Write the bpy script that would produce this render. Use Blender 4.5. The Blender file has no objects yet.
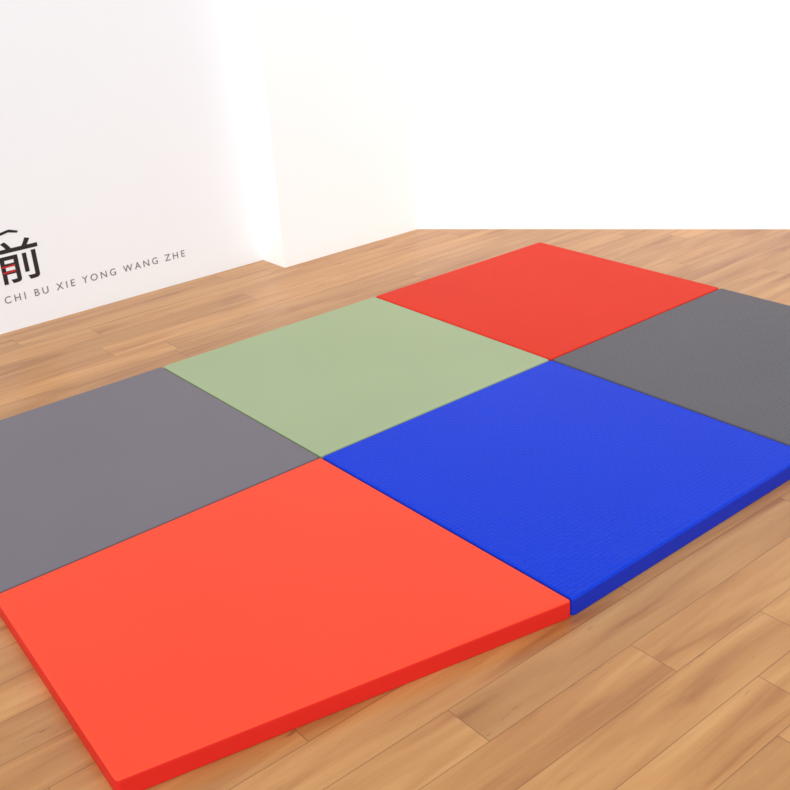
import bpy, bmesh, math, random
from mathutils import Vector, Matrix
S=bpy.context.scene
COL=bpy.context.collection
S.view_settings.view_transform='Standard'
S.view_settings.look='None'

def lin(r,g,b,k=1.0):
    f=lambda c:(c/255/12.92 if c/255<=0.04045 else ((c/255+0.055)/1.055)**2.4)*k
    return (f(r),f(g),f(b),1)

# ---------- camera ----------
yaw,pitch,roll=0.9099,-0.4335,-0.0664
f=Vector((math.cos(yaw)*math.cos(pitch),math.sin(yaw)*math.cos(pitch),math.sin(pitch)))
r=f.cross(Vector((0,0,1))).normalized(); u=r.cross(f)
c,s=math.cos(roll),math.sin(roll)
r2=c*r+s*u; u2=-s*r+c*u
cd=bpy.data.cameras.new("camera"); cam=bpy.data.objects.new("camera",cd); COL.objects.link(cam)
T=0.05
p=(-1.5267,-2.3447,1.4761+T)
cam.matrix_world=Matrix(((r2[0],u2[0],-f[0],p[0]),(r2[1],u2[1],-f[1],p[1]),(r2[2],u2[2],-f[2],p[2]),(0,0,0,1)))
cd.sensor_width=36; cd.lens=36*1053.2/790; cd.clip_start=0.01
S.camera=cam

# ---------- node helper ----------
class NT:
    def __init__(s,name):
        s.m=bpy.data.materials.new(name); s.m.use_nodes=True
        s.t=s.m.node_tree; s.b=s.t.nodes["Principled BSDF"]
    def n(s,typ,**kw):
        nd=s.t.nodes.new(typ)
        for k,v in kw.items(): setattr(nd,k,v)
        return nd
    def l(s,a,b): s.t.links.new(a,b)
    def math(s,op,a,b=None,c=None,clamp=False):
        nd=s.n("ShaderNodeMath",operation=op); nd.use_clamp=clamp
        for i,v in enumerate((a,b,c)):
            if v is None: continue
            if isinstance(v,(int,float)): nd.inputs[i].default_value=v
            else: s.l(v,nd.inputs[i])
        return nd.outputs[0]
    def ramp(s,fac,stops):
        nd=s.n("ShaderNodeValToRGB"); e=nd.color_ramp.elements
        while len(e)<len(stops): e.new(0.5)
        for el,(po,co) in zip(e,stops): el.position=po; el.color=co
        s.l(fac,nd.inputs[0]); return nd.outputs[0]
    def mix(s,fac,a,b,bt='MIX'):
        nd=s.n("ShaderNodeMix",data_type='RGBA',blend_type=bt)
        for sock,v in ((nd.inputs[0],fac),(nd.inputs[6],a),(nd.inputs[7],b)):
            if isinstance(v,(int,float)): sock.default_value=v
            elif isinstance(v,tuple): sock.default_value=v
            else: s.l(v,sock)
        return nd.outputs[2]

# ---------- floor material ----------
def wood():
    N=NT("laminate_wood")
    geo=N.n("ShaderNodeNewGeometry"); sep=N.n("ShaderNodeSeparateXYZ"); N.l(geo.outputs["Position"],sep.inputs[0])
    x,y=sep.outputs[0],sep.outputs[1]
    W,L=0.125,1.22
    ry=N.math('DIVIDE',N.math('ADD',y,20.03),W); row=N.math('FLOOR',ry); fy=N.math('FRACT',ry)
    wn=N.n("ShaderNodeTexWhiteNoise",noise_dimensions='1D'); N.l(row,wn.inputs["W"])
    rx=N.math('ADD',N.math('DIVIDE',N.math('ADD',x,20),L),N.math('MULTIPLY',wn.outputs[0],7.3))
    col=N.math('FLOOR',rx); fx=N.math('FRACT',rx)
    cmb=N.n("ShaderNodeCombineXYZ"); N.l(row,cmb.inputs[0]); N.l(col,cmb.inputs[1])
    pr=N.n("ShaderNodeTexWhiteNoise",noise_dimensions='3D'); N.l(cmb.outputs[0],pr.inputs["Vector"])
    g=N.n("ShaderNodeCombineXYZ")
    N.l(N.math('ADD',N.math('MULTIPLY',x,1.3),N.math('MULTIPLY',pr.outputs[0],40)),g.inputs[0])
    N.l(N.math('MULTIPLY',y,13),g.inputs[1]); N.l(N.math('MULTIPLY',row,3.7),g.inputs[2])
    n1=N.n("ShaderNodeTexNoise"); n1.inputs["Scale"].default_value=1.2; n1.inputs["Detail"].default_value=5; n1.inputs["Roughness"].default_value=.5; n1.inputs["Distortion"].default_value=.8
    N.l(g.outputs[0],n1.inputs["Vector"])
    g2=N.n("ShaderNodeVectorMath",operation='MULTIPLY'); N.l(g.outputs[0],g2.inputs[0]); g2.inputs[1].default_value=(1.6,12,1)
    n2=N.n("ShaderNodeTexNoise"); n2.inputs["Scale"].default_value=1.5; n2.inputs["Detail"].default_value=4
    N.l(g2.outputs[0],n2.inputs["Vector"])
    base=N.ramp(n1.outputs[0],[(0.26,lin(160,102,54)),(0.42,lin(188,132,76)),(0.6,lin(204,150,91)),(0.78,lin(215,164,106))])
    base=N.mix(N.math('MULTIPLY',n2.outputs[0],0.32),base,lin(156,102,56))
    # dark knots and fissures along the grain
    g3=N.n("ShaderNodeVectorMath",operation='MULTIPLY'); N.l(g.outputs[0],g3.inputs[0]); g3.inputs[1].default_value=(2.8,1.6,1)
    n3=N.n("ShaderNodeTexNoise"); n3.inputs["Scale"].default_value=1.3; n3.inputs["Detail"].default_value=10; n3.inputs["Roughness"].default_value=.8
    N.l(g3.outputs[0],n3.inputs["Vector"])
    crack=N.ramp(n3.outputs[0],[(0.33,(1,1,1,1)),(0.385,(0,0,0,1))])
    base=N.mix(N.math('MULTIPLY',crack,0.65),base,lin(92,52,30))
    val=N.math('ADD',N.math('MULTIPLY',pr.outputs[0],0.18),0.86)
    vc=N.n("ShaderNodeCombineColor")
    for i in range(3): N.l(val,vc.inputs[i])
    base=N.mix(1.0,base,vc.outputs[0],'MULTIPLY')
    ey=N.math('MINIMUM',fy,N.math('SUBTRACT',1,fy)); ex=N.math('MINIMUM',fx,N.math('SUBTRACT',1,fx))
    sy=N.math('LESS_THAN',ey,0.010); sx=N.math('LESS_THAN',ex,0.0011)
    seam=N.math('MAXIMUM',sy,sx)
    base=N.mix(N.math('MULTIPLY',seam,0.5),base,lin(104,62,34))
    N.l(base,N.b.inputs["Base Color"])
    N.l(N.math('ADD',N.math('MULTIPLY',n2.outputs[0],0.12),0.25),N.b.inputs["Roughness"])
    bp=N.n("ShaderNodeBump"); bp.inputs["Strength"].default_value=.2; bp.inputs["Distance"].default_value=.001
    N.l(N.math('SUBTRACT',n2.outputs[0],N.math('MULTIPLY',seam,2)),bp.inputs["Height"]); N.l(bp.outputs[0],N.b.inputs["Normal"])
    return N.m

def vinyl(name,rgb,tex=0.0,rough=0.5,spec=.2):
    N=NT(name)
    geo=N.n("ShaderNodeNewGeometry")
    ns=N.n("ShaderNodeTexNoise"); ns.inputs["Scale"].default_value=2.2; ns.inputs["Detail"].default_value=2
    N.l(geo.outputs["Position"],ns.inputs["Vector"])
    cc=lin(*rgb)
    basec=N.mix(ns.outputs[0],tuple(v*.94 for v in cc[:3])+(1,),tuple(min(1,v*1.06) for v in cc[:3])+(1,))
    N.b.inputs["Roughness"].default_value=rough; N.b.inputs["Specular IOR Level"].default_value=spec
    bp=N.n("ShaderNodeBump")
    if tex>0:   # woven tatami relief: short raised dashes in staggered rows
        br=N.n("ShaderNodeTexBrick"); br.inputs["Scale"].default_value=1
        br.inputs["Brick Width"].default_value=.028; br.inputs["Row Height"].default_value=.014
        br.inputs["Mortar Size"].default_value=.0022; br.inputs["Mortar Smooth"].default_value=1
        br.inputs["Color1"].default_value=(1,1,1,1); br.inputs["Color2"].default_value=(1,1,1,1); br.inputs["Mortar"].default_value=(0,0,0,1)
        N.l(geo.outputs["Position"],br.inputs["Vector"])
        N.l(br.outputs["Color"],bp.inputs["Height"]); bp.inputs["Strength"].default_value=tex; bp.inputs["Distance"].default_value=.004
        basec=N.mix(N.math('MULTIPLY',br.outputs["Fac"],.4*tex),basec,tuple(v*.6 for v in cc[:3])+(1,))
    else:
        n2=N.n("ShaderNodeTexNoise"); n2.inputs["Scale"].default_value=400; N.l(geo.outputs["Position"],n2.inputs["Vector"])
        N.l(n2.outputs[0],bp.inputs["Height"]); bp.inputs["Strength"].default_value=.15; bp.inputs["Distance"].default_value=.0005
    N.l(basec,N.b.inputs["Base Color"])
    N.l(bp.outputs[0],N.b.inputs["Normal"])
    return N.m

def plain(name,rgb,rough=.6):
    N=NT(name)
    geo=N.n("ShaderNodeNewGeometry"); ns=N.n("ShaderNodeTexNoise"); ns.inputs["Scale"].default_value=3
    N.l(geo.outputs["Position"],ns.inputs["Vector"]); cc=lin(*rgb)
    N.l(N.mix(ns.outputs[0],tuple(v*.985 for v in cc[:3])+(1,),cc),N.b.inputs["Base Color"])
    N.b.inputs["Roughness"].default_value=rough
    return N.m

def obj(name,bm,mats):
    me=bpy.data.meshes.new(name); bm.normal_update(); bm.to_mesh(me); bm.free()
    o=bpy.data.objects.new(name,me); COL.objects.link(o)
    for m in mats: me.materials.append(m)
    return o
def prism(name,pts,z0,z1,mats):
    bm=bmesh.new()
    a=[bm.verts.new((x,y,z0)) for x,y in pts]; b=[bm.verts.new((x,y,z1)) for x,y in pts]
    bm.faces.new(a[::-1]); bm.faces.new(b); n=len(pts)
    for i in range(n): bm.faces.new((a[i],a[(i+1)%n],b[(i+1)%n],b[i]))
    bmesh.ops.recalc_face_normals(bm,faces=bm.faces)
    return obj(name,bm,mats)

# ---------- floor ----------
prism("floor",[(-5,-5),(8,-5),(8,3.5),(-5,3.5)],-.05,0,[wood()])

# ---------- walls ----------
wm=plain("white_wall_paint",(250,251,253))
wl=plain("printed_wall_paint",(235,239,244))
prism("wall_left",[(-5,1.945),(1.05,1.945),(1.05,2.095),(-5,2.095)],0,2.7,[wl])
prism("pillar",[(1.05,1.755),(1.872,1.755),(1.872,2.095),(1.05,2.095)],0,2.7,[wm])
dx,dy=.6232,-.7821
a=(1.872,1.765); L=6.5
b=(a[0]+dx*L,a[1]+dy*L)
prism("wall_back",[a,b,(b[0]+.12,b[1]+.1),(a[0]+.12,a[1]+.33),(a[0],a[1]+.33)],0,2.7,[wm])

# ---------- mats ----------
def mat(c4,top,shaded_side):
    G=.0015
    cx=sum(q[0] for q in c4)/4; cy=sum(q[1] for q in c4)/4
    pts=[(x-G*(1 if x>cx else -1), y-G*(1 if y>cy else -1)) for x,y in c4]
    bm=bmesh.new()
    a=[bm.verts.new((x,y,0)) for x,y in pts]; b=[bm.verts.new((x,y,T)) for x,y in pts]
    bm.faces.new(a[::-1]); bm.faces.new(b)
    for i in range(4): bm.faces.new((a[i],a[(i+1)%4],b[(i+1)%4],b[i]))
    bmesh.ops.recalc_face_normals(bm,faces=bm.faces)
    vert=[e for e in bm.edges if abs(e.verts[0].co.z-e.verts[1].co.z)>.01]
    bmesh.ops.bevel(bm,geom=vert,offset=.011,segments=5,profile=.5,affect='EDGES')
    hor=[e for e in bm.edges if abs(e.verts[0].co.z-T)<1e-5 and abs(e.verts[1].co.z-T)<1e-5 ]
    bmesh.ops.bevel(bm,geom=hor,offset=.008,segments=5,profile=.5,affect='EDGES')
    hor=[e for e in bm.edges if abs(e.verts[0].co.z)<1e-5 and abs(e.verts[1].co.z)<1e-5 ]
    bmesh.ops.bevel(bm,geom=hor,offset=.004,segments=3,profile=.5,affect='EDGES')
    bm.normal_update()
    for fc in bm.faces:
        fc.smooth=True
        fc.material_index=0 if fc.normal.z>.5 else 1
    o=obj("judo_mat",bm,[top,shaded_side])
    m=o.modifiers.new("wn",'WEIGHTED_NORMAL'); m.keep_sharp=True; m.weight=100
    return o
V=vinyl  # each mat's side colour is its top colour darkened, shade painted in
mat([(-1.05,-.785),(0,-1),(0,0),(-1,0)],V("red_vinyl",(244,73,45)),V("red_vinyl_shaded_side",(208,36,28)))
mat([(0,-1),(1,-1),(1,0),(0,0)],V("blue_tatami_vinyl",(0,57,214),.55,.5,.12),V("blue_vinyl_shaded_side",(5,41,176)))
mat([(-1,0),(0,0),(0,1),(-1,1)],V("grey_vinyl",(114,109,118)),V("grey_vinyl_shaded_side",(92,87,95)))
mat([(0,0),(1,0),(1,1),(0,1)],V("green_vinyl",(158,175,136)),V("green_vinyl_shaded_side",(137,155,116)))
mat([(1,0),(2,0),(2,1),(1,1)],V("red_tatami_vinyl",(220,51,28),.35,.55,.1),V("red_tatami_shaded_side",(186,28,22)))
mat([(1,-1),(2,-1),(2,0),(1,0)],V("charcoal_tatami_vinyl",(96,95,102),.5,.5,.17),V("charcoal_vinyl_shaded_side",(62,60,64)))

# ---------- lettering on left wall ----------
ink=plain("black_ink",(28,24,26)); redink=plain("red_ink",(190,30,40)); greyink=plain("grey_ink",(120,112,112))
root=bpy.data.objects.new("wall_lettering",None); COL.objects.link(root)
def text(name,body,x,z,size,m,sx=1,spacing=1,bold=0):
    cu=bpy.data.curves.new(name,'FONT'); cu.body=body; cu.size=size; cu.space_character=spacing; cu.extrude=.0006; cu.offset=bold
    o=bpy.data.objects.new(name,cu); COL.objects.link(o)
    o.rotation_euler=(math.pi/2,0,0); o.location=(x,1.9443,z); o.scale=(sx,1,1); cu.materials.append(m)
    bpy.context.view_layer.update()
    o.parent=root
    return o
def stroke(name,pts,m,y=1.943):
    bm=bmesh.new()
    a=[bm.verts.new((x,y,z)) for x,z in pts]; b=[bm.verts.new((x,1.945,z)) for x,z in pts]
    bm.faces.new(a); bm.faces.new(b[::-1]); n=len(pts)
    for i in range(n): bm.faces.new((a[i],b[i],b[(i+1)%n],a[(i+1)%n]))
    bmesh.ops.recalc_face_normals(bm,faces=bm.faces)
    o=obj(name,bm,[m]); o.parent=root
text("large_character","前",-.220,.216,.188,ink,sx=1.05,bold=.002)
B=text("small_caption","CHI BU XIE YONG WANG ZHE",-.216,.121,.044,greyink)
w=B.dimensions.x; B.data.space_character=1+(0.93-w)/w*0.9
stroke("red_dash",[(-.196,.270),(-.140,.272),(-.139,.279),(-.196,.277)],redink,1.9425)
stroke("red_dash_low",[(-.196,.246),(-.140,.248),(-.139,.255),(-.196,.253)],redink,1.9425)
stroke("brush_tail",[(-.22,.414),(-.175,.406),(-.14,.413),(-.105,.404),(-.098,.411),(-.135,.424),(-.175,.417),(-.22,.425)],ink)

# ---------- light ----------
w=bpy.data.worlds.new("sky"); S.world=w; w.use_nodes=True
bg=w.node_tree.nodes["Background"]; bg.inputs[0].default_value=(.97,.98,1,1); bg.inputs[1].default_value=.86
sd=bpy.data.lights.new("sun",'SUN'); so=bpy.data.objects.new("sun",sd); COL.objects.link(so)
sd.energy=2.0; sd.angle=math.radians(50); sd.color=(1,.985,.95)
so.rotation_euler=Vector((.68,.66,-.43)).to_track_quat('-Z','Y').to_euler(); so.location=(0,0,4)
